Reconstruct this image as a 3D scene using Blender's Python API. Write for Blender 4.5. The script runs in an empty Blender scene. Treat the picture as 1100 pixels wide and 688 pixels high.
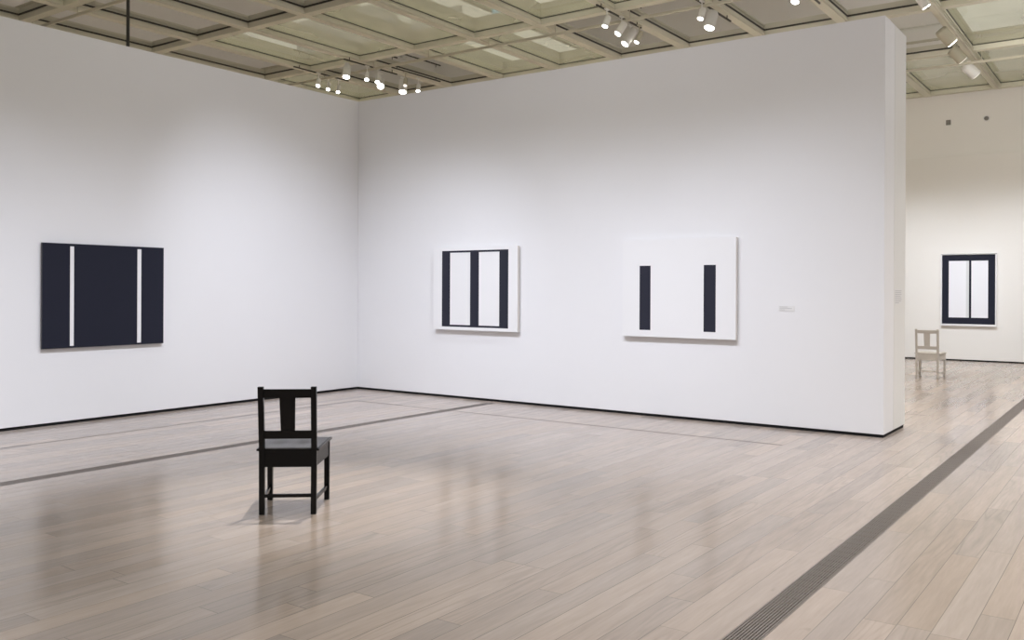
import bpy, bmesh, math, random
from mathutils import Vector, Matrix
random.seed(7)
S = bpy.context.scene
COL = S.collection
R = math.radians

# ------------------------------------------------------------------ helpers
def obj(name, bm, mats, parent=None, loc=(0, 0, 0), smooth=False):
    me = bpy.data.meshes.new(name)
    bmesh.ops.recalc_face_normals(bm, faces=bm.faces)
    bm.to_mesh(me); bm.free()
    if not isinstance(mats, (list, tuple)): mats = [mats]
    for m in mats: me.materials.append(m)
    if smooth:
        for p in me.polygons: p.use_smooth = True
    o = bpy.data.objects.new(name, me); COL.objects.link(o)
    o.location = loc
    if parent is not None: o.parent = parent
    return o

def tag(o, label=None, cat=None, group=None, kind=None):
    if label: o['label'] = label
    if cat: o['category'] = cat
    if group: o['group'] = group
    if kind: o['kind'] = kind
    return o

def thing(name, label, cat, loc=(0, 0, 0), rz=0.0, group=None):
    o = bpy.data.objects.new(name, None); COL.objects.link(o)
    o.empty_display_size = .1
    o.location = loc; o.rotation_euler = (0, 0, rz)
    return tag(o, label, cat, group)

def struct(name, bm, mat, parent=None, **k):
    o = obj(name, bm, mat, parent, **k)
    if parent is None: o['kind'] = 'structure'
    return o

def box(bm, x0, x1, y0, y1, z0, z1, mi=0, bev=0.0):
    vs = [bm.verts.new((x, y, z)) for x in (x0, x1) for y in (y0, y1) for z in (z0, z1)]
    F = [(0, 1, 3, 2), (4, 6, 7, 5), (0, 4, 5, 1), (2, 3, 7, 6), (0, 2, 6, 4), (1, 5, 7, 3)]
    fs = []
    for f in F:
        fc = bm.faces.new([vs[i] for i in f]); fc.material_index = mi; fs.append(fc)
    if bev:
        es = list({e for f in fs for e in f.edges})
        bmesh.ops.bevel(bm, geom=es, offset=bev, segments=2, affect='EDGES', profile=.6)
    return vs

def hexa(bm, P, bev=0.0):
    """eight corners: bottom ring of four, top ring of four"""
    vs = [bm.verts.new(p) for p in P]
    fs = [bm.faces.new([vs[i] for i in f]) for f in
          [(3, 2, 1, 0), (4, 5, 6, 7), (0, 1, 5, 4), (1, 2, 6, 5), (2, 3, 7, 6), (3, 0, 4, 7)]]
    if bev:
        es = list({e for f in fs for e in f.edges})
        bmesh.ops.bevel(bm, geom=es, offset=bev, segments=2, affect='EDGES', profile=.6)

def cyl(bm, a, b, r0, r1=None, n=20, cap=True):
    a, b = Vector(a), Vector(b); r1 = r0 if r1 is None else r1
    d = (b - a).normalized()
    u = d.cross(Vector((0, 0, 1)))
    if u.length < 1e-4: u = Vector((1, 0, 0))
    u.normalize(); w = d.cross(u)
    ra, rb = [], []
    for i in range(n):
        t = 2 * math.pi * i / n
        e = u * math.cos(t) + w * math.sin(t)
        ra.append(bm.verts.new(a + e * r0)); rb.append(bm.verts.new(b + e * r1))
    for i in range(n):
        bm.faces.new((ra[i], ra[(i + 1) % n], rb[(i + 1) % n], rb[i]))
    if cap:
        bm.faces.new(ra[::-1]); bm.faces.new(rb)

def B(): return bmesh.new()

# ------------------------------------------------------------------ materials
def mat(name, col, rough=.6, spec=.5, metal=0.0, emit=None, es=0.0):
    m = bpy.data.materials.new(name); m.use_nodes = True
    p = m.node_tree.nodes['Principled BSDF']
    p.inputs['Base Color'].default_value = (*col, 1)
    p.inputs['Roughness'].default_value = rough
    p.inputs['Specular IOR Level'].default_value = spec
    p.inputs['Metallic'].default_value = metal
    if emit:
        p.inputs['Emission Color'].default_value = (*emit, 1)
        p.inputs['Emission Strength'].default_value = es
    return m

def varied(name, col, rough=.6, spec=.5, scale=20., amt=.06, bump=0.0, stretch=(1, 1, 1)):
    """plain colour with a little procedural unevenness"""
    m = mat(name, col, rough, spec)
    nt = m.node_tree; N = nt.nodes; L = nt.links; p = N['Principled BSDF']
    tc = N.new('ShaderNodeTexCoord'); mp = N.new('ShaderNodeMapping')
    mp.inputs['Scale'].default_value = stretch
    L.new(tc.outputs['Object'], mp.inputs['Vector'])
    no = N.new('ShaderNodeTexNoise'); no.inputs['Scale'].default_value = scale
    no.inputs['Detail'].default_value = 4
    L.new(mp.outputs['Vector'], no.inputs['Vector'])
    mr = N.new('ShaderNodeMapRange'); mr.inputs['To Min'].default_value = 1 - amt; mr.inputs['To Max'].default_value = 1 + amt
    L.new(no.outputs['Fac'], mr.inputs['Value'])
    mx = N.new('ShaderNodeVectorMath'); mx.operation = 'SCALE'
    mx.inputs[0].default_value = col
    L.new(mr.outputs['Result'], mx.inputs['Scale'])
    L.new(mx.outputs['Vector'], p.inputs['Base Color'])
    if bump:
        b = N.new('ShaderNodeBump'); b.inputs['Strength'].default_value = bump; b.inputs['Distance'].default_value = .002
        L.new(no.outputs['Fac'], b.inputs['Height']); L.new(b.outputs['Normal'], p.inputs['Normal'])
    return m

M_WALL = varied('wall_paint', (.81, .808, .826), .75, .2, 1.2, .012)
M_WALLEND = varied('wall_end_tone', (.77, .765, .75), .75, .2, 1.2, .012)  # slightly warmer and greyer than the wall colour
M_WALLFAR = varied('far_wall_paint', (.82, .80, .765), .75, .2, 1.2, .012)
M_WALLUP = varied('upper_wall_paint', (.84, .82, .79), .8, .2, 1.2, .012)
M_BASE = mat('base_reveal', (.006, .006, .007), .7, .2)
M_BLACK = varied('black_paint', (.0016, .0014, .0018), .25, .30, 60, .25, .05, (1, 1, .12))
M_WHITEW = varied('white_chair_paint', (.52, .485, .445), .5, .4, 60, .04, .05, (1, 1, .12))
M_NAVY = varied('navy_oil', (.0165, .018, .031), .75, .18, 220, .25, .15)
M_INK = varied('blue_black_oil', (.026, .027, .041), .75, .18, 220, .2, .15)
M_CANVAS = varied('white_oil', (.825, .822, .835), .7, .2, 200, .015, .1)
M_CANVASB = varied('bluish_white_oil', (.83, .835, .88), .7, .2, 200, .015, .1)
M_CANVASG = varied('pale_grey_oil', (.70, .71, .73), .7, .2, 200, .02, .1)
M_EDGE = varied('canvas_edge', (.74, .715, .69), .8, .2, 200, .03)
M_NEDGE = varied('dark_canvas_edge', (.10, .10, .11), .8, .2, 200, .03)
M_SILVER = mat('silver_frame', (.52, .52, .52), .4, .5, .35)
M_BEAM = varied('beam_paint', (.66, .64, .525), .55, .35, 3, .03)
M_TRACK = varied('track_paint', (.55, .52, .42), .5, .4, 5, .03)
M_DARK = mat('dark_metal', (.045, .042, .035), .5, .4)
M_HEAD = varied('spotlight_paint', (.74, .73, .70), .45, .4, 9, .02)
M_HEADO = varied('spotlight_olive', (.46, .43, .33), .45, .4, 9, .02)
M_LENS = mat('lens_glow', (1, 1, 1), .3, .5, 0, (1, .97, .92), 14)
M_LENSOFF = mat('lens_dim', (.75, .74, .70), .25, .5, 0, (1, .97, .92), .9)
M_TUBE = mat('tube_glow', (1, 1, 1), .3, .5, 0, (1, .98, .88), 3.2)
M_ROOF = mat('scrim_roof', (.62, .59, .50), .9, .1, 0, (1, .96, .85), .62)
M_ATTIC = varied('attic_white', (.86, .86, .86), .8, .2, 2, .03)
M_LOFT = mat('loft_wall', (.62, .59, .50), .9, .1, 0, (1, .95, .82), .16)  # faint glow put into the loft walls so they look lit
M_SKY = mat('attic_window', (.3, .5, .6), .4, .5, 0, (.45, .68, .78), .55)
M_GREY = mat('grey_plate', (.22, .205, .19), .5, .4)
M_TEXT = mat('faint_grey_ink', (.52, .52, .53), .8, .1)
M_LABEL = mat('label_white', (.76, .755, .755), .6, .2)
M_BAR = varied('grille_bars', (.20, .172, .155), .42, .5, 30, .1)
M_PIT = mat('grille_pit', (.018, .016, .014), .8, .2)

def glass_mat():
    m = bpy.data.materials.new('ceiling_glass'); m.use_nodes = True
    nt = m.node_tree; N = nt.nodes; L = nt.links
    N.remove(N['Principled BSDF']); out = N['Material Output']
    tr = N.new('ShaderNodeBsdfTransparent'); tr.inputs['Color'].default_value = (.84, .87, .79, 1)
    df = N.new('ShaderNodeBsdfDiffuse'); df.inputs['Color'].default_value = (.66, .65, .56, 1)
    no = N.new('ShaderNodeTexNoise'); no.inputs['Scale'].default_value = .55; no.inputs['Detail'].default_value = 2
    ge = N.new('ShaderNodeNewGeometry'); L.new(ge.outputs['Position'], no.inputs['Vector'])
    mr = N.new('ShaderNodeMapRange'); mr.inputs['From Min'].default_value = .3; mr.inputs['From Max'].default_value = .7
    mr.inputs['To Min'].default_value = .28; mr.inputs['To Max'].default_value = .52
    L.new(no.outputs['Fac'], mr.inputs['Value'])
    a = N.new('ShaderNodeMixShader'); L.new(mr.outputs['Result'], a.inputs['Fac'])
    L.new(tr.outputs[0], a.inputs[1]); L.new(df.outputs[0], a.inputs[2])
    gl = N.new('ShaderNodeBsdfGlossy'); gl.inputs['Roughness'].default_value = .03
    fr = N.new('ShaderNodeFresnel'); fr.inputs['IOR'].default_value = 1.5
    b = N.new('ShaderNodeMixShader'); L.new(fr.outputs[0], b.inputs['Fac'])
    L.new(a.outputs[0], b.inputs[1]); L.new(gl.outputs[0], b.inputs[2])
    L.new(b.outputs[0], out.inputs['Surface'])
    return m
M_GLASS = glass_mat()

PLANK, PX = .148, 9.009
def floor_mat():
    m = bpy.data.materials.new('oak_planks'); m.use_nodes = True
    nt = m.node_tree; N = nt.nodes; L = nt.links; P = N['Principled BSDF']
    def val(v):
        return v if isinstance(v, bpy.types.NodeSocket) else float(v)
    def ma(op, a, b=0.0, c=0.0):
        n = N.new('ShaderNodeMath'); n.operation = op
        for i, v in enumerate((a, b, c)):
            v = val(v)
            if isinstance(v, float): n.inputs[i].default_value = v
            else: L.new(v, n.inputs[i])
        return n.outputs[0]
    def wn(x, y):
        n = N.new('ShaderNodeTexWhiteNoise'); n.noise_dimensions = '2D'
        c = N.new('ShaderNodeCombineXYZ')
        for i, v in enumerate((x, y)):
            v = val(v)
            if isinstance(v, float): c.inputs[i].default_value = v
            else: L.new(v, c.inputs[i])
        L.new(c.outputs[0], n.inputs['Vector']); return n
    def noise(x, y, z, scale, detail, rough=.5):
        n = N.new('ShaderNodeTexNoise'); n.inputs['Scale'].default_value = scale
        n.inputs['Detail'].default_value = detail; n.inputs['Roughness'].default_value = rough
        c = N.new('ShaderNodeCombineXYZ')
        for i, v in enumerate((x, y, z)):
            v = val(v)
            if isinstance(v, float): c.inputs[i].default_value = v
            else: L.new(v, c.inputs[i])
        L.new(c.outputs[0], n.inputs['Vector']); return n.outputs['Fac']
    ge = N.new('ShaderNodeNewGeometry'); se = N.new('ShaderNodeSeparateXYZ'); L.new(ge.outputs['Position'], se.inputs[0])
    X, Y = se.outputs[0], se.outputs[1]
    u = ma('DIVIDE', ma('SUBTRACT', X, PX), PLANK)
    row = ma('FLOOR', u); fu = ma('SUBTRACT', u, row)
    r1 = wn(row, 3.7).outputs['Value']; r2 = wn(row, 11.3).outputs['Value']
    ln = ma('MULTIPLY_ADD', r2, 1.1, 1.25)
    v = ma('DIVIDE', ma('MULTIPLY_ADD', r1, 9.0, Y), ln)
    cell = ma('FLOOR', v); fv = ma('SUBTRACT', v, cell)
    w = wn(row, cell); rnd = w.outputs['Value']
    cs = N.new('ShaderNodeSeparateColor'); L.new(w.outputs['Color'], cs.inputs[0])
    rb, rc = cs.outputs[1], cs.outputs[2]
    # gaps
    eu = ma('MULTIPLY', ma('MINIMUM', fu, ma('SUBTRACT', 1.0, fu)), PLANK)
    ev = ma('MULTIPLY', ma('MINIMUM', fv, ma('SUBTRACT', 1.0, fv)), ln)
    e = ma('MINIMUM', eu, ev)
    gap = N.new('ShaderNodeMapRange'); gap.inputs['From Min'].default_value = .0007; gap.inputs['From Max'].default_value = .0024
    L.new(e, gap.inputs['Value'])
    shade = wn(row, 77.1).outputs['Value']      # some joints read darker than others
    gapd = ma('MULTIPLY_ADD', shade, .34, .30)
    # grain
    off = ma('MULTIPLY', rnd, 57.0)
    fine = noise(ma('MULTIPLY', X, 70.0), ma('MULTIPLY', Y, 5.0), off, 1.0, 3)
    mid = noise(ma('MULTIPLY', X, 16.0), ma('MULTIPLY', Y, 1.3), off, 1.0, 3)
    big = noise(ma('MULTIPLY', X, 8.5), ma('MULTIPLY', Y, .62), ma('ADD', off, 9.0), 1.0, 1.2)
    rings = ma('SINE', ma('MULTIPLY', big, 62.0))
    ringm = ma('MULTIPLY', ma('POWER', ma('MULTIPLY_ADD', rings, .5, .5), 3.0), ma('MULTIPLY', rb, rb))
    g = ma('MULTIPLY_ADD', fine, .26, .87)
    g = ma('MULTIPLY', g, ma('MULTIPLY_ADD', mid, .34, .83))
    g = ma('MULTIPLY', g, ma('SUBTRACT', 1.0, ma('MULTIPLY', ringm, .15)))
    g = ma('MULTIPLY', g, ma('MULTIPLY_ADD', rnd, .20, .90))
    knot = noise(ma('MULTIPLY', X, 9.0), ma('MULTIPLY', Y, 3.0), 4.0, 1.0, 2)
    kn = N.new('ShaderNodeMapRange'); kn.inputs['From Min'].default_value = .74; kn.inputs['From Max'].default_value = .80
    kn.inputs['To Min'].default_value = 1.0; kn.inputs['To Max'].default_value = .72
    L.new(knot, kn.inputs['Value'])
    g = ma('MULTIPLY', g, kn.outputs[0])
    gg = ma('ADD', gapd, ma('MULTIPLY', ma('SUBTRACT', 1.0, gapd), gap.outputs[0]))
    g = ma('MULTIPLY', g, gg)
    mx = N.new('ShaderNodeMix'); mx.data_type = 'RGBA'
    mx.inputs['A'].default_value = FLOOR_A; mx.inputs['B'].default_value = FLOOR_B
    L.new(rc, mx.inputs['Factor'])
    vm = N.new('ShaderNodeVectorMath'); vm.operation = 'SCALE'
    L.new(mx.outputs['Result'], vm.inputs[0]); L.new(g, vm.inputs['Scale'])
    L.new(vm.outputs['Vector'], P.inputs['Base Color'])
    P.inputs['Specular IOR Level'].default_value = .5
    ro = ma('MULTIPLY_ADD', rnd, .06, .175)
    L.new(ro, P.inputs['Roughness'])
    bp = N.new('ShaderNodeBump'); bp.inputs['Strength'].default_value = .12; bp.inputs['Distance'].default_value = .0015
    L.new(gap.outputs[0], bp.inputs['Height'])
    L.new(bp.outputs['Normal'], P.inputs['Normal'])
    return m
FLOOR_A = (.392, .320, .268, 1); FLOOR_B = (.350, .298, .263, 1)
M_FLOOR = floor_mat()
M_SEAM = mat('seam_line', (.085, .068, .058), .7, .2)

# ------------------------------------------------------------------ dimensions (metres)
WH = 4.48            # free-standing gallery walls
WL, WT = 7.79, .97   # right-hand wall: length and thickness
FY = 12.35           # far partition
HC = 6.05            # underside of the ceiling beams
G1 = (PX - 43 * PLANK, PX - 42 * PLANK)      # two floor grille slots, one plank wide
G2 = (PX - 3 * PLANK, PX - 2 * PLANK)
X0F, X1F, Y0F, Y1F = -9.0, 15.0, -13.5, FY + .12
GD = .03

# floor: one mesh with the two sunk slots
bm = B()
prof = [(X0F, 0), (G1[0], 0), (G1[0], -GD), (G1[1], -GD), (G1[1], 0), (G2[0], 0), (G2[0], -GD), (G2[1], -GD), (G2[1], 0), (X1F, 0)]
ya, yb = Y0F, Y1F
def slot_rows(y0, y1, pr):
    a = [bm.verts.new((x, y0, z)) for x, z in pr]; b = [bm.verts.new((x, y1, z)) for x, z in pr]
    for i in range(len(pr) - 1): bm.faces.new((a[i], a[i + 1], b[i + 1], b[i]))
    return a, b
slot_rows(ya, -.12, prof)
slot_rows(-.12, yb, [(X0F, 0)] + prof[5:])
bm.faces.new([bm.verts.new(p) for p in [(G1[0], -.12, 0), (G1[1], -.12, 0), (G1[1], -.12, -GD), (G1[0], -.12, -GD)]])
for f in bm.faces: f.material_index = 0
fl = struct('floor', bm, M_FLOOR)

# inlaid floor seams 1.1 m off every wall
for i, (a, b, c, d) in enumerate([(1.06, 1.083, Y0F, -1.10), (1.06, G1[0], -1.10, -1.077), (G1[1], 7.07, -1.10, -1.077),
                                   (4.5, 7.80, 2.155, 2.178), (1.0, G2[0], 11.245, 11.268), (G2[1], 14, 11.245, 11.268)]):
    bm = B(); box(bm, a, b, c, d, -.003, .0008); struct('trim_%d' % (i + 2), bm, M_SEAM)

# walls
def wall(name, x0, x1, y0, y1, z0, z1, m):
    bm = B(); box(bm, x0, x1, y0, y1, z0, z1, 0, .004); return struct(name, bm, m)
BH = .032
wall('wall_left', -.35, 0, Y0F, -.0005, BH, WH, M_WALL)
wall('wall_right', -.35, WL, 0, WT, BH, WH, M_WALL)
wall('wall_back', X0F, X1F, FY, FY + .12, BH, 4.627, M_WALLFAR)
wall('wall_outer', X0F - .2, X0F, Y0F, FY, BH * 0, HC + .1, M_WALLUP)
wall('wall_back_upper', X0F, X1F, FY + .12, FY + .40, 0, HC + .1, M_WALLUP)
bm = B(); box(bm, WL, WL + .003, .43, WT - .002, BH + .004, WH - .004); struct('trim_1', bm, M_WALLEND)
bm = B(); box(bm, -.33, -.008, Y0F, .01, 0, BH); struct('baseboard_left', bm, M_BASE)
bm = B(); box(bm, -.008, WL - .008, .008, WT - .008, 0, BH); struct('baseboard_right', bm, M_BASE)
bm = B(); box(bm, X0F, X1F, FY + .008, FY + .12, 0, BH); struct('baseboard_back', bm, M_BASE)

# ------------------------------------------------------------------ floor grilles
def grille(x0, x1, y0, y1, label, nb=9):
    t = thing('floor_grille', label, 'floor vent', ((x0 + x1) / 2, (y0 + y1) / 2, 0), 0, 'linear floor vents')
    hw = (x1 - x0) / 2; hl = (y1 - y0) / 2
    bm = B(); box(bm, -hw + .001, hw - .001, -hl, hl, -.0295, -.027); obj('pit_liner', bm, M_PIT, t)
    bm = B()
    for s in (-1, 1): box(bm, s * hw - (.0075 if s > 0 else -.0005), s * hw + (.0075 if s < 0 else -.0005), -hl, hl, -.0265, .0010)
    obj('frame', bm, M_BAR, t)
    bm = B(); w = (2 * hw - .016) / nb
    for i in range(nb):
        c = -hw + .008 + w * (i + .5); box(bm, c - w * .25, c + w * .25, -hl, hl, -.0185, .0003)
    obj('slats', bm, M_BAR, t)
    bm = B(); y = -hl + .05
    while y < hl:
        box(bm, -hw + .008, hw - .008, y - .0025, y + .0025, -.0265, -.019); 
        box(bm, -hw + .008, hw - .008, y - .002, y + .002, -.0186, -.0008); y += .11
    o = obj('cross_bars', bm, M_BAR, t); o['kind'] = 'stuff'
grille(G2[0], G2[1], Y0F, FY - .05, 'long metal floor grille running past the open wall end to the far wall')
grille(G1[0], G1[1], Y0F, -.125, 'metal slot grille in the floor behind the black chair, ending at the long white wall')

# ------------------------------------------------------------------ paintings
def painting(name, label, origin, ux, nrm, W, H, xs, ys, cell, mats, thick=.05, gap=.016, parent=None, edge=0):
    """flat canvas: front face cut at xs/ys; cell(i,j) gives the material of each piece"""
    ux, nrm, up = Vector(ux), Vector(nrm), Vector((0, 0, 1))
    bm = B(); f0 = nrm * (thick + gap)
    V = {}
    for i, x in enumerate(xs):
        for j, y in enumerate(ys): V[i, j] = bm.verts.new(ux * x + up * y + f0)
    for i in range(len(xs) - 1):
        for j in range(len(ys) - 1):
            f = bm.faces.new((V[i, j], V[i + 1, j], V[i + 1, j + 1], V[i, j + 1])); f.material_index = cell(i, j)
    ring = [V[i, 0] for i in range(len(xs))] + [V[len(xs) - 1, j] for j in range(1, len(ys))] + \
           [V[i, len(ys) - 1] for i in range(len(xs) - 2, -1, -1)] + [V[0, j] for j in range(len(ys) - 2, 0, -1)]
    back = [bm.verts.new(v.co - nrm * thick) for v in ring]
    n = len(ring)
    for k in range(n):
        f = bm.faces.new((ring[k], back[k], back[(k + 1) % n], ring[(k + 1) % n])); f.material_index = edge
    f = bm.faces.new(back[::-1]); f.material_index = edge
    if parent is not None: return obj('canvas', bm, mats, parent)
    t = thing(name, label, 'painting', origin)
    obj('canvas', bm, mats, t)
    # stretcher bars that hold the canvas off the wall
    sb = B()
    for u0, u1, v0, v1 in ((.06, W - .06, .06, .11), (.06, W - .06, H - .11, H - .06), (.06, .11, .11, H - .11), (W - .11, W - .06, .11, H - .11)):
        a = ux * u0 + up * v0 + nrm * .0015; c = ux * u1 + up * v1 + nrm * (gap - .0005)
        lo = [min(a[k], c[k]) for k in range(3)]; hi = [max(a[k], c[k]) for k in range(3)]
        box(sb, lo[0], hi[0], lo[1], hi[1], lo[2], hi[2])
    obj('stretcher_frame', sb, M_EDGE, t)
    return t
# left wall: dark field, two white stripes
p1x = [0, .317, .363, 1.153, 1.205, 1.51]; p1y = [0, .022, 1.160, 1.19]
painting('painting', 'dark navy canvas with two thin white vertical stripes on the left wall', (0, -4.926, .869), (0, 1, 0), (1, 0, 0), 1.51, 1.19,
         p1x, p1y, lambda i, j: 1 if (i in (1, 3) and j == 1) else 0, [M_NAVY, M_CANVAS, M_NEDGE], .028, .016, edge=2)
# right wall, first: black frame with centre post on white
p2x = [0, .160, .309, .674, .828, 1.183, 1.335, 1.49]; p2y = [0, .044, .073, 1.100, 1.128, 1.173]
def c2(i, j):
    if i in (0, 6) or j in (0, 4): return 0
    if j in (1, 3): return 1
    return 1 if i in (1, 3, 5) else 0
painting('painting', 'white canvas with three thick dark posts joined at top and bottom, nearest the wall corner', (1.60, 0, .98), (1, 0, 0), (0, -1, 0), 1.49, 1.173,
         p2x, p2y, c2, [M_CANVAS, M_INK, M_EDGE], edge=2)
# right wall, second: two separate dark bars
p3x = [0, .240, .390, 1.085, 1.236, 1.483]; p3y = [0, .082, .873, 1.192]
painting('painting', 'white canvas with two separate short dark bars near the middle of the long wall', (4.695, 0, .984), (1, 0, 0), (0, -1, 0), 1.483, 1.192,
         p3x, p3y, lambda i, j: 1 if (i in (1, 3) and j == 1) else 0, [M_CANVAS, M_INK, M_EDGE], edge=2)
# far wall: framed
t = thing('painting', 'framed dark window-like painting with two white panes on the far wall', 'painting', (6.15, FY, .79))
W4, H4 = 1.125, 1.62
p4x = [0, .135, .487, .549, .595, .930, 1.066]; p4y = [0, .143, 1.417, 1.545]
def c4(i, j):
    if j == 1 and i in (1, 4): return 1
    if j == 1 and i == 2: return 2
    return 0
cv = painting('canvas', None, None, (1, 0, 0), (0, -1, 0), 1.066, 1.545, p4x, p4y, c4, [M_NAVY, M_CANVASB, M_CANVASG, M_NEDGE], .035, .012, parent=t, edge=3)
cv.location = (.028, 0, .044)
bm = B(); box(bm, 0, W4, -.062, -.001, 0, .042); box(bm, 0, .024, -.062, -.001, .042, H4 - .022); box(bm, W4 - .024, W4, -.062, -.001, .042, H4 - .022)
obj('frame', bm, M_CANVAS, t)
bm = B(); box(bm, 0, W4, -.062, -.001, H4 - .0215, H4 + .004); ft = obj('frame_top', bm, M_SILVER, t); ft['label'] = 'silver grey top edge of frame'

# wall captions
bm = B(); box(bm, 6.66, 6.84, -.004, -.0005, 1.325, 1.385)
t = obj('wall_label', bm, M_LABEL, None); tag(t, 'tiny white caption card right of the two-bar painting', 'wall label')
bm = B()
for k, (a, b) in enumerate([(.01, .10), (.01, .15), (.01, .07)]): box(bm, 6.66 + a, 6.66 + b, -.0045, -.0036, 1.37 - .016 * k, 1.376 - .016 * k)
obj('text_lines', bm, M_TEXT, t)
bm = B(); box(bm, WL + .0035, WL + .005, .46, .79, 1.41, 1.58)
t = obj('wall_text_panel', bm, M_LABEL, None); tag(t, 'small pale text panel on the end face of the thick wall', 'wall label')
bm = B()
for k in range(8):
    w_ = (.30, .28, .30, .25, .29, .30, .27, .18)[k]
    box(bm, WL + .0048, WL + .0056, .475, .475 + w_, 1.563 - .019 * k - .006, 1.563 - .019 * k)
obj('text_lines', bm, M_TEXT, t)

# fittings on the upper far wall
bm = B(); box(bm, 6.215, 6.315, FY + .10, FY + .119, 5.36, 5.475, 0, .004)
tag(obj('wall_plate', bm, M_GREY), 'small square grey plate high on the upper far wall', 'wall plate')
t = thing('wall_sensor', 'small round dark sensor high on the upper far wall, right of the square plate', 'sensor', (7.04, FY + .119, 5.43))
bm = B(); cyl(bm, (0, 0, 0), (0, -.012, 0), .068, .062); obj('base', bm, M_LABEL, t)
bm = B(); cyl(bm, (0, -.012, 0), (0, -.05, 0), .048, .026); obj('dome', bm, M_GREY, t)

# ------------------------------------------------------------------ chairs
def bar(bm, a, b, w, d, bev=.002, ax=(1, 0, 0)):
    """rectangular bar from a to b; w along ax, d along the third axis"""
    a, b = Vector(a), Vector(b); dr = (b - a).normalized()
    ax = Vector(ax); ax = (ax - dr * ax.dot(dr)).normalized(); ay = dr.cross(ax)
    q = [(-1, -1), (1, -1), (1, 1), (-1, 1)]
    hexa(bm, [p + ax * (s * w / 2) + ay * (t_ * d / 2) for p in (a, b) for s, t_ in q], bev)

def make_chair(name, label, m):
    t = thing(name, label, 'chair')
    bx, fx, dp = .175, .206, .44        # half widths of back and front legs, depth between them
    yb_, yf = -dp / 2, dp / 2
    # back posts: straight below the seat, leaning slightly back above
    for s in (-1, 1):
        bm = B()
        w, d = .0375, .036
        prof = [(0.0, 0, 0), (.45, 0, .002), (.883, -.045, .004)]
        rings = []
        for z, dy, dx in prof:
            c = Vector((s * (bx + dx), yb_ + dy, z))
            rings.append([bm.verts.new(c + Vector((a * w / 2, b * d / 2, 0))) for a, b in [(-1, -1), (1, -1), (1, 1), (-1, 1)]])
        for k in range(2):
            for i in range(4):
                bm.faces.new((rings[k][i], rings[k][(i + 1) % 4], rings[k + 1][(i + 1) % 4], rings[k + 1][i]))
        bm.faces.new(rings[0][::-1]); bm.faces.new(rings[2])
        bmesh.ops.bevel(bm, geom=list(bm.edges), offset=.002, segments=2, affect='EDGES')
        obj('back_leg', bm, m, t)
    for s in (-1, 1):
        bm = B(); hexa(bm, [(s * fx + a * .018, yf + b * .018, 0) for a, b in [(-1, -1), (1, -1), (1, 1), (-1, 1)]] +
                       [(s * fx + a * .0195, yf + b * .0195, .436) for a, b in [(-1, -1), (1, -1), (1, 1), (-1, 1)]], .002)
        obj('front_leg', bm, m, t)
    # back: rails and splat on the leaning plane
    lean = lambda z: yb_ - .045 * max(0, (z - .45)) / .433
    iw = bx - .0185 + .003
    def rail(nm, z0, z1, th=.022, crown=0.0):
        bm = B()
        hexa(bm, [(-iw, lean(z0) - th / 2, z0), (iw, lean(z0) - th / 2, z0), (iw, lean(z0) + th / 2, z0), (-iw, lean(z0) + th / 2, z0),
                  (-iw, lean(z1) - th / 2, z1), (iw, lean(z1) - th / 2, z1), (iw, lean(z1) + th / 2, z1), (-iw, lean(z1) + th / 2, z1)], .002)
        obj(nm, bm, m, t)
    rail('top_rail', .806, .866); rail('lower_rail', .522, .578)
    bm = B(); hw0, hw1, th = .048, .054, .012
    hexa(bm, [(-hw0, lean(.575) - th / 2, .575), (hw0, lean(.575) - th / 2, .575), (hw0, lean(.575) + th / 2, .575), (-hw0, lean(.575) + th / 2, .575),
              (-hw1, lean(.81) - th / 2, .81), (hw1, lean(.81) - th / 2, .81), (hw1, lean(.81) + th / 2, .81), (-hw1, lean(.81) + th / 2, .81)], .0015)
    obj('splat', bm, m, t)
    # seat: board notched between the posts, overhanging front and sides, two shallow hollows
    bm = B(); nx, ny = 28, 22; z1, th = .456, .018
    def half(v): return .213 + (.236 - .213) * v
    grid_t, grid_b = [], []
    y_s, y_e = yb_ - .012, yf + .045
    for j in range(ny + 1):
        v = j / ny; rt, rb_ = [], []
        for i in range(nx + 1):
            u = 2 * i / nx - 1
            x = u * half(v); y = y_s + (y_e - y_s) * v
            dish = .007 * (math.exp(-(((x - .085) / .062) ** 2 + ((y + .03) / .10) ** 2)) + math.exp(-(((x + .085) / .062) ** 2 + ((y + .03) / .10) ** 2)))
            e = min(1 - abs(u), v * 2, (1 - v) * 2); rnd = .004 * max(0, 1 - e / .05) ** 2
            rt.append(bm.verts.new((x, y, z1 - dish - rnd))); rb_.append(bm.verts.new((x, y, z1 - th)))
        grid_t.append(rt); grid_b.append(rb_)
    for j in range(ny):
        for i in range(nx):
            bm.faces.new((grid_t[j][i], grid_t[j][i + 1], grid_t[j + 1][i + 1], grid_t[j + 1][i]))
            bm.faces.new((grid_b[j][i], grid_b[j + 1][i], grid_b[j + 1][i + 1], grid_b[j][i + 1]))
    for j in range(ny):
        for i in (0, nx): bm.faces.new((grid_t[j][i], grid_t[j + 1][i], grid_b[j + 1][i], grid_b[j][i]))
    for i in range(nx):
        for j in (0, ny): bm.faces.new((grid_t[j][i], grid_t[j][i + 1], grid_b[j][i + 1], grid_b[j][i]))
    obj('seat', bm, m, t)
    # aprons
    z0, z1 = .326, .4375
    bm = B(); box(bm, -iw, iw, yb_ - .010, yb_ + .010, z0, z1, 0, .0015); obj('apron', bm, m, t)
    bm = B(); box(bm, -fx + .017, fx - .017, yf - .010, yf + .010, z0 + .02, z1, 0, .0015); obj('apron', bm, m, t)
    for s in (-1, 1):
        bm = B(); bar(bm, (s * (bx + .006), yb_ + .016, (z0 + z1) / 2), (s * (fx + .006), yf - .016, (z0 + z1) / 2), .018, z1 - z0, .0015); obj('apron', bm, m, t)
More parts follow.
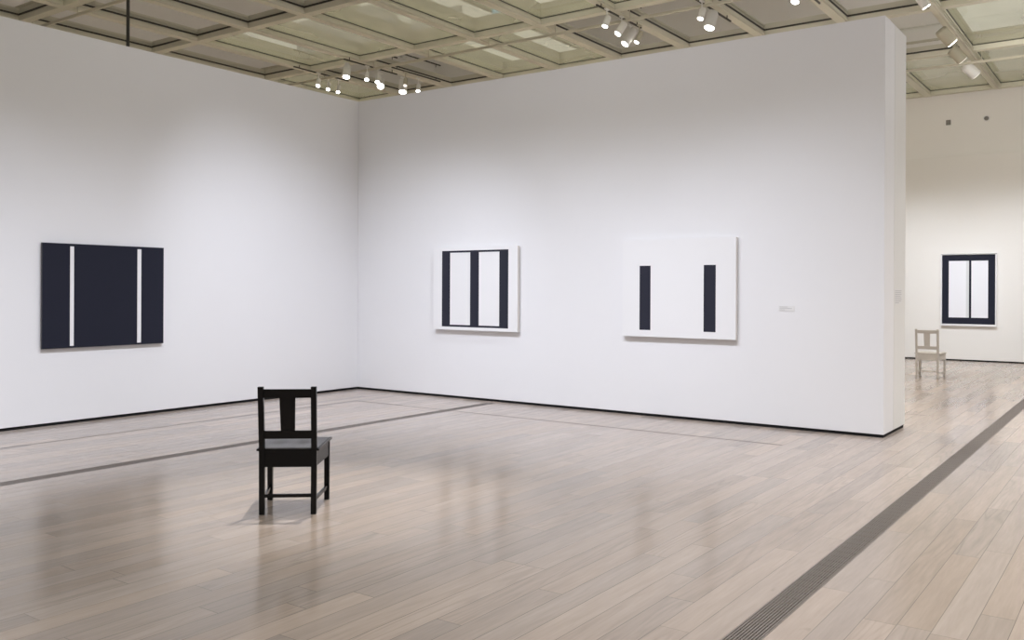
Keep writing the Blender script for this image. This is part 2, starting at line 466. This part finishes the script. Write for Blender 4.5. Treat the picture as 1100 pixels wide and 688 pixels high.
    # stretchers
    bm = B(); box(bm, -iw, iw, yb_ - .008, yb_ + .008, .116, .140, 0, .0015); obj('stretcher', bm, m, t)
    for s in (-1, 1):
        bm = B(); bar(bm, (s * bx, yb_ + .015, .095), (s * fx, yf - .015, .095), .016, .026, .0015); obj('stretcher', bm, m, t)
    return t

CH = make_chair('wooden_chair', 'black painted wooden chair standing alone on the gallery floor, back turned', M_BLACK)
rz = R(39.4)
fwd = Vector((-math.sin(rz), math.cos(rz), 0))
bc = Vector((5.272, -5.900, 0))                      # middle of the back feet
CH.location = bc + fwd * .22; CH.rotation_euler = (0, 0, rz)
CW = CH.copy(); COL.objects.link(CW)
CW.name = 'wooden_chair'
for ch in list(CH.children):
    c = ch.copy(); c.data = ch.data.copy(); COL.objects.link(c); c.parent = CW
    c.data.materials.clear(); c.data.materials.append(M_WHITEW)
CW['label'] = 'white painted wooden chair facing the framed painting beyond the wall end'
CW.location = (6.80, 7.42 + .22, 0); CW.rotation_euler = (0, 0, 0)

# ------------------------------------------------------------------ ceiling: beams, glass, loft above
xn = [.135 + 1.425 * k for k in range(-6, 8)]
yn = [-9.9, -7.4, -4.92, -2.44, .035, 2.72, 5.55, 8.68, FY + .03]
CE = bpy.data.objects.new('ceiling', None); COL.objects.link(CE); CE['kind'] = 'structure'
bwid = .15; zt = HC + .36; zg = HC + .11
for x in xn:
    bm = B(); box(bm, x - bwid / 2, x + bwid / 2, yn[0] - .075, FY + .115, HC, zt, 0, .003); obj('beam', bm, M_BEAM, CE)
    bm = B()                                   # slim bead along the beam, leaves a dark shadow gap at the glass
    for s in (-1, 1): box(bm, x + s * (bwid / 2 + .012) - .006, x + s * (bwid / 2 + .012) + .006, yn[0], FY, HC + .02, HC + .05)
    obj('glazing_bead', bm, M_BEAM, CE)
for y in yn:
    bm = B()
    for i in range(len(xn) - 1): box(bm, xn[i] + bwid / 2, xn[i + 1] - bwid / 2, y - bwid / 2, y + bwid / 2, HC + .003, zt - .003, 0, .003)
    obj('beam', bm, M_BEAM, CE)
for i in range(len(xn) - 1):
    for j in range(len(yn) - 1):
        bm = B(); x0, x1, y0, y1 = xn[i] + bwid / 2, xn[i + 1] - bwid / 2, yn[j] + bwid / 2, yn[j + 1] - bwid / 2
        bm.faces.new([bm.verts.new(p) for p in [(x0, y0, zg), (x0, y1, zg), (x1, y1, zg), (x1, y0, zg)]])
        obj('glass_pane', bm, M_GLASS, CE)
# dark strips standing in for the shadow gap under each glass edge
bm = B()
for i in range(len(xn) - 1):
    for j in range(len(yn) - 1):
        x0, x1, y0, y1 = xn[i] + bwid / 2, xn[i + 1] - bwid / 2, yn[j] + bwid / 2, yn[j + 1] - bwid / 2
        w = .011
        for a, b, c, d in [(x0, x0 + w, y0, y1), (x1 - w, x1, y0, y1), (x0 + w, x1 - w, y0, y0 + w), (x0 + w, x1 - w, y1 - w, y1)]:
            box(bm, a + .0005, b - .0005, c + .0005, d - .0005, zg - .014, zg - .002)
obj('shadow_gap', bm, M_DARK, CE)
# loft
ZR = 8.4
bm = B(); bm.faces.new([bm.verts.new(p) for p in [(-20, -10, ZR), (-20, 18, ZR), (14, 18, ZR), (14, -10, ZR)]])
obj('loft_roof', bm, M_ROOF, CE)
bm = B()
for k in range(-6, 8): box(bm, .135 + 2.85 * k - .06, .135 + 2.85 * k + .06, -10, 18, ZR - .25, ZR - .01)
obj('loft_rib', bm, M_BEAM, CE)
bm = B(); box(bm, -7.18, -3.9, 5.0, 5.1, 6.9, ZR - .26); obj('loft_panel', bm, M_ATTIC, CE)
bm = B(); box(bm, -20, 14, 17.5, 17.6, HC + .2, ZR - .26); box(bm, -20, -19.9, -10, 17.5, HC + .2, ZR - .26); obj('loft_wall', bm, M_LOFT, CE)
bm = B(); box(bm, -4.5, -3.0, 6.2, 6.3, 7.6, ZR - .26); obj('loft_panel', bm, M_ATTIC, CE)
bm = B(); box(bm, -2.2, -1.6, 6.4, 6.5, 7.7, ZR - .26); obj('loft_window', bm, M_SKY, CE)

def tube(a, b, label):
    t = thing('fluorescent_tube', label, 'ceiling light', a, 0, 'tube lights above the glass ceiling')
    a, b = Vector(a), Vector(b)
    bm = B(); cyl(bm, (0, 0, 0), b - a, .045, n=12); obj('tube', bm, M_TUBE, t)
    bm = B(); box(bm, -.07, .07, 0, (b - a).y, .05, .10); obj('batten', bm, M_ATTIC, t)
tube((-12.5, 2.0, 8.0), (-12.4, 4.5, 8.0), 'glowing tube light seen through the glass above the left wall')
tube((-4.2, 5.2, 7.5), (-4.2, 6.2, 7.5), 'glowing tube light seen through the glass above the room corner')
tube((2.4, 9.3, 8.0), (2.4, 10.8, 8.0), 'glowing tube light seen through the glass above the thick wall')

# ------------------------------------------------------------------ tracks and pole
ZT = 5.93
def track(a, b, label, hang, m=M_TRACK, r=(.018, .022)):
    a, b = Vector(a), Vector(b)
    t = thing('lighting_track', label, 'lighting track', a)
    d = b - a; bm = B()
    if abs(d.x) > abs(d.y): box(bm, 0, d.x, -r[0], r[0], -r[1], r[1], 0, .002)
    else: box(bm, -r[0], r[0], 0, d.y, -r[1], r[1], 0, .002)
    obj('rail', bm, m, t)
    for h in hang:
        p = d * h; bm = B(); cyl(bm, (p.x, p.y, r[1]), (p.x, p.y, HC + .005 - a.z if abs(d.x) < abs(d.y) else HC + .11 - a.z), .008, n=10); obj('hanger', bm, m, t)
    return t
def hx(x0, x1, xs): return [(x - x0) / (x1 - x0) for x in xs]
track((-7.0, 2.915, ZT), (6.6, 2.915, ZT), 'long pale lighting track above the thick white wall', hx(-7, 6.6, [x + .2 for x in xn[2:11]]))
track((-7.0, -2.35, ZT), (-.6, -2.35, ZT), 'lighting track crossing the ceiling at the upper left corner', hx(-7, -.6, [x + .2 for x in xn[2:6]]))
track((5.0, 8.87, ZT - .04), (9.4, 8.87, ZT - .04), 'pale lighting track crossing above the far gallery opening', hx(5, 9.4, [6.0, 7.45, 8.9]))
track((7.33, 3.2, ZT + .055), (7.33, 11.9, ZT + .055), 'lighting track running under a beam toward the far wall', [.05, .35, .65, .95])
SEG = [(-3.88, 2.05, 'short dark track under the ceiling left of the room corner'),
       (-2.62, 2.2, 'short dark track with a cluster of lamps right of the room corner'),
       (-2.30, 3.2, 'short dark track farthest back beside the lamp cluster'),
       (3.04, 2.1, 'short dark track above the two-bar painting'),
       (4.42, 2.6, 'short dark track with two lamps right of the middle of the wall'),
       (5.90, 2.5, 'short dark track nearest the wall end')]
for x, y, lb in SEG: track((x, y, ZT + .06), (x, y + 1.5, ZT + .06), lb, [.1, .9], M_DARK, (.012, .012))

bm = B(); cyl(bm, (0, 0, 0), (0, 0, HC - .005), .021, n=14)
o = obj('pole', bm, M_DARK, None, (-.62, -3.505, 0)); tag(o, 'thin dark vertical pole rising behind the left wall', 'pole')

# ------------------------------------------------------------------ spotlights
def head(lens, aim, L, rad, zr, label, hm=M_HEAD, lm=M_LENS):
    """lens centre, aim direction, housing length and radius, height of the track underside"""
    lens = Vector(lens); d = Vector(aim).normalized()
    mid = lens - d * L * .55
    root = Vector((mid.x, mid.y, zr))
    t = thing('track_spotlight', label, 'spotlight', root, 0, 'ceiling track spotlights')
    q = lambda p: p - root
    bm = B(); box(bm, -.022, .022, -.05, .05, -.02, 0, 0, .003); obj('adapter', bm, hm, t)
    bm = B(); top = q(mid - d * 0).copy(); cyl(bm, (0, 0, -.02), (0, 0, top.z + rad * .6), .010, n=10)
    obj('stem', bm, hm, t)
    bm = B(); a, b = q(lens - d * L), q(lens)
    cyl(bm, a, a + d * (L * .12), rad * .8, rad, 24); cyl(bm, a + d * (L * .12), b, rad, rad, 24)
    obj('housing', bm, hm, t)
    bm = B(); cyl(bm, b + d * .0005, b + d * .012, rad * .86, rad * .80, 24); obj('lens', bm, lm, t)
tr = ZT + .047
tc_ = ZT + .031
dn = (.30, -.45, -1); dn2 = (.55, -.55, -.75)
head((-3.78, 2.60, 5.70), dn, .17, .045, tr, 'small lit spotlight farthest left by the left wall top')
head((-3.86, 2.95, 5.70), dn, .17, .042, tr, 'lit spotlight left of the twin pair beside the wall corner')
head((-3.88, 3.25, 5.70), dn, .17, .042, tr, 'lit spotlight right of the twin pair beside the wall corner')
head((-2.72, 2.36, 5.69), (.15, -.3, -1), .26, .075, tr, 'large lit spotlight just above the room corner')
head((-2.55, 2.75, 5.69), dn, .18, .045, tr, 'first small lit spotlight of the cluster right of the corner')
head((-2.52, 3.02, 5.69), dn, .18, .050, tr, 'second small lit spotlight of the cluster right of the corner')
head((-2.70, 3.30, 5.68), dn2, .26, .075, tr, 'big bright spotlight in the cluster right of the corner')
head((-2.62, 3.87, 5.66), (.2, -.3, -1), .28, .085, tr, 'largest glowing spotlight low in the corner cluster')
head((-2.27, 3.56, 5.69), dn, .18, .045, tr, 'small dim spotlight right of the largest glowing one', M_HEADO, M_LENSOFF)
head((-2.40, 4.10, 5.69), dn, .18, .045, tr, 'small lit spotlight at the right end of the corner cluster')
head((3.08, 2.30, 5.70), (-.2, -.3, -1), .17, .050, tr, 'small lit spotlight above the pale track over the two-bar painting')
head((3.06, 2.75, 5.69), (-.35, -.4, -.8), .22, .060, tr, 'upper lit spotlight of the slanted group over the two-bar painting')
head((2.92, 3.25, 5.66), (-.4, -.45, -.85), .30, .070, tr, 'long slanted bright spotlight lowest in the group over the two-bar painting')
head((3.08, 3.36, 5.69), (-.25, -.3, -.8), .20, .045, tr, 'small slim spotlight right of the long slanted one', M_HEADO, M_LENS)
head((4.47, 2.78, 5.70), (-.15, -.3, -1), .17, .050, tr, 'small lit spotlight above the large round one, midway along the wall')
head((4.40, 3.28, 5.69), (-.12, -.32, -1), .28, .085, tr, 'large round glowing spotlight midway between painting and wall end')
head((5.91, 2.80, 5.70), (-.1, -.35, -1), .18, .060, tr, 'lit spotlight at the frame top near the wall end')
head((7.40, 4.10, 5.70), (.45, .35, -.8), .26, .070, tc_, 'white spotlight nearest the viewer on the far gallery track')
head((7.36, 6.40, 5.70), (.50, .35, -.62), .30, .10, tc_, 'olive white spotlight with lit rim in the middle of the far gallery track', M_HEADO, M_LENS)
head((7.32, 9.12, 5.70), (.55, .40, -.6), .30, .105, tc_, 'bright white spotlight farthest along the track before the far wall', M_HEAD, M_LENSOFF)
head((7.30, 7.75, 5.70), (.50, .35, -.62), .28, .10, tc_, 'pale unlit spotlight between the lit ones on the far gallery track', M_HEADO, M_LENSOFF)

# ------------------------------------------------------------------ light
W = bpy.data.worlds.new('world'); S.world = W; W.use_nodes = True
bg = W.node_tree.nodes['Background']; bg.inputs[0].default_value = (1.0, .965, .92, 1)
wn_ = W.node_tree.nodes; wl_ = W.node_tree.links
tc0 = wn_.new('ShaderNodeTexCoord'); sx = wn_.new('ShaderNodeSeparateXYZ'); wl_.new(tc0.outputs['Generated'], sx.inputs[0])
mr0 = wn_.new('ShaderNodeMapRange'); mr0.inputs['From Min'].default_value = .08; mr0.inputs['From Max'].default_value = .42
mr0.inputs['To Min'].default_value = .10; mr0.inputs['To Max'].default_value = .95
wl_.new(sx.outputs[2], mr0.inputs['Value']); wl_.new(mr0.outputs['Result'], bg.inputs[1])

def spot(loc, tgt, e, size, blend=.9, col=(1, .97, .94), rad=.06):
    l = bpy.data.lights.new('spot', 'SPOT'); l.energy = e; l.spot_size = R(size); l.spot_blend = blend
    l.color = col; l.shadow_soft_size = rad
    o = bpy.data.objects.new('spot', l); COL.objects.link(o); o.location = loc
    o.rotation_euler = (Vector(tgt) - Vector(loc)).to_track_quat('-Z', 'Y').to_euler(); return o
WASH = (.905, .95, 1.085)
for x, e in ((2.0, 400), (2.8, 340), (4.1, 370), (5.5, 370), (6.9, 400)):
    spot((x, -4.5, 5.8), ((.9 if x < 2.1 else x + .1), 0, -.75), e * 1.13, 66, 1.0, WASH)
for y, e in ((-10.6, 600), (-9.0, 530), (-7.5, 430), (-6.0, 350), (-4.5, 240), (-3.0, 225), (-1.7, 320)):
    spot((4.5, y, 5.8), (0, y + .05, -.85), e * 1.18, 65, 1.0, WASH)
for x in (5.0, 6.7, 8.4):
    spot((x, 8.4, 5.8), (x, FY, -.2), 480, 70, 1.0, (.92, .965, 1.06))
spot((5.0, -4.55, 5.8), (5.2, -5.45, .3), 1080, 36, 1.0, (1, .955, .91), .05)
# unseen down-lights added to brighten the floor
for x, y, e in [(10.4, -5.4, 760), (10.8, .6, 620), (9.6, 4.6, 780), (10.8, -2.2, 420), (11, 6.5, 560)]:
    spot((x, y, 5.8), (x - .5, y + .3, 0), e, 92, 1.0, (.99, .97, .99), .08)
spot((9.0, 6.6, 5.0), (7.6, FY + .1, 5.3), 120, 95, 1.0, (1, .96, .90), .08)  # extra unseen spot, added to lift the upper far wall
def glow(loc, e, r=.35):  # unseen point lights, added as soft fill for the walls
    l = bpy.data.lights.new('fill_light', 'POINT'); l.energy = e * 1.12; l.shadow_soft_size = r; l.color = (.99, .975, .985)
    o = bpy.data.objects.new('fill_light', l); COL.objects.link(o); o.location = loc
for p, e in (((9.5, -5.0, 5.4), 90), ((4.6, -3.2, 5.4), 46), ((11.5, .5, 5.3), 70), ((10.0, 5.5, 5.2), 80)):
    glow(p, e)
# lit heads behind the walls, then added unseen spots bouncing light onto the ceiling
for x, y, tx, ty, e in [(-3.9, 2.9, -3.0, -.5, 420), (-2.6, 3.2, -1.5, .5, 420), (3.0, 2.8, 2.8, .98, 420), (4.4, 3.1, 4.3, .98, 420), (5.9, 2.8, 5.7, .98, 350),
                        (.5, 5.5, .5, 5.2, 420), (-4.5, 6.5, -4.5, 6.0, 420), (4.5, 7.5, 4.5, 7.6, 420), (-3.0, -4.5, -3.0, -4.0, 420), (-5.5, 1.0, -5.5, 1.2, 350)]:
    spot((x, y, 5.6), (tx, ty, .4), e * 2.1, 88, 1.0, (1, .955, .89), .08)

# ------------------------------------------------------------------ camera
cam = bpy.data.cameras.new('camera'); co = bpy.data.objects.new('camera', cam); COL.objects.link(co)
cam.sensor_fit = 'HORIZONTAL'; cam.sensor_width = 36.0
cam.lens = 970.2 / 1100 * 36.0
cam.shift_y = -32.1 / 1100
cam.clip_end = 200
co.matrix_world = Matrix.Translation((10.1336, -10.0711, 1.55)) @ Matrix.Rotation(R(35.4954), 4, 'Z') @ Matrix.Rotation(R(90), 4, 'X') @ Matrix.Rotation(R(.245), 4, 'Z')
S.camera = co
S.view_settings.view_transform = 'Standard'
S.view_settings.look = 'None'
S.view_settings.exposure = 0.0
S.cycles.max_bounces = 10
S.cycles.diffuse_bounces = 5
S.cycles.transparent_max_bounces = 16
S.cycles.sample_clamp_indirect = 4.0
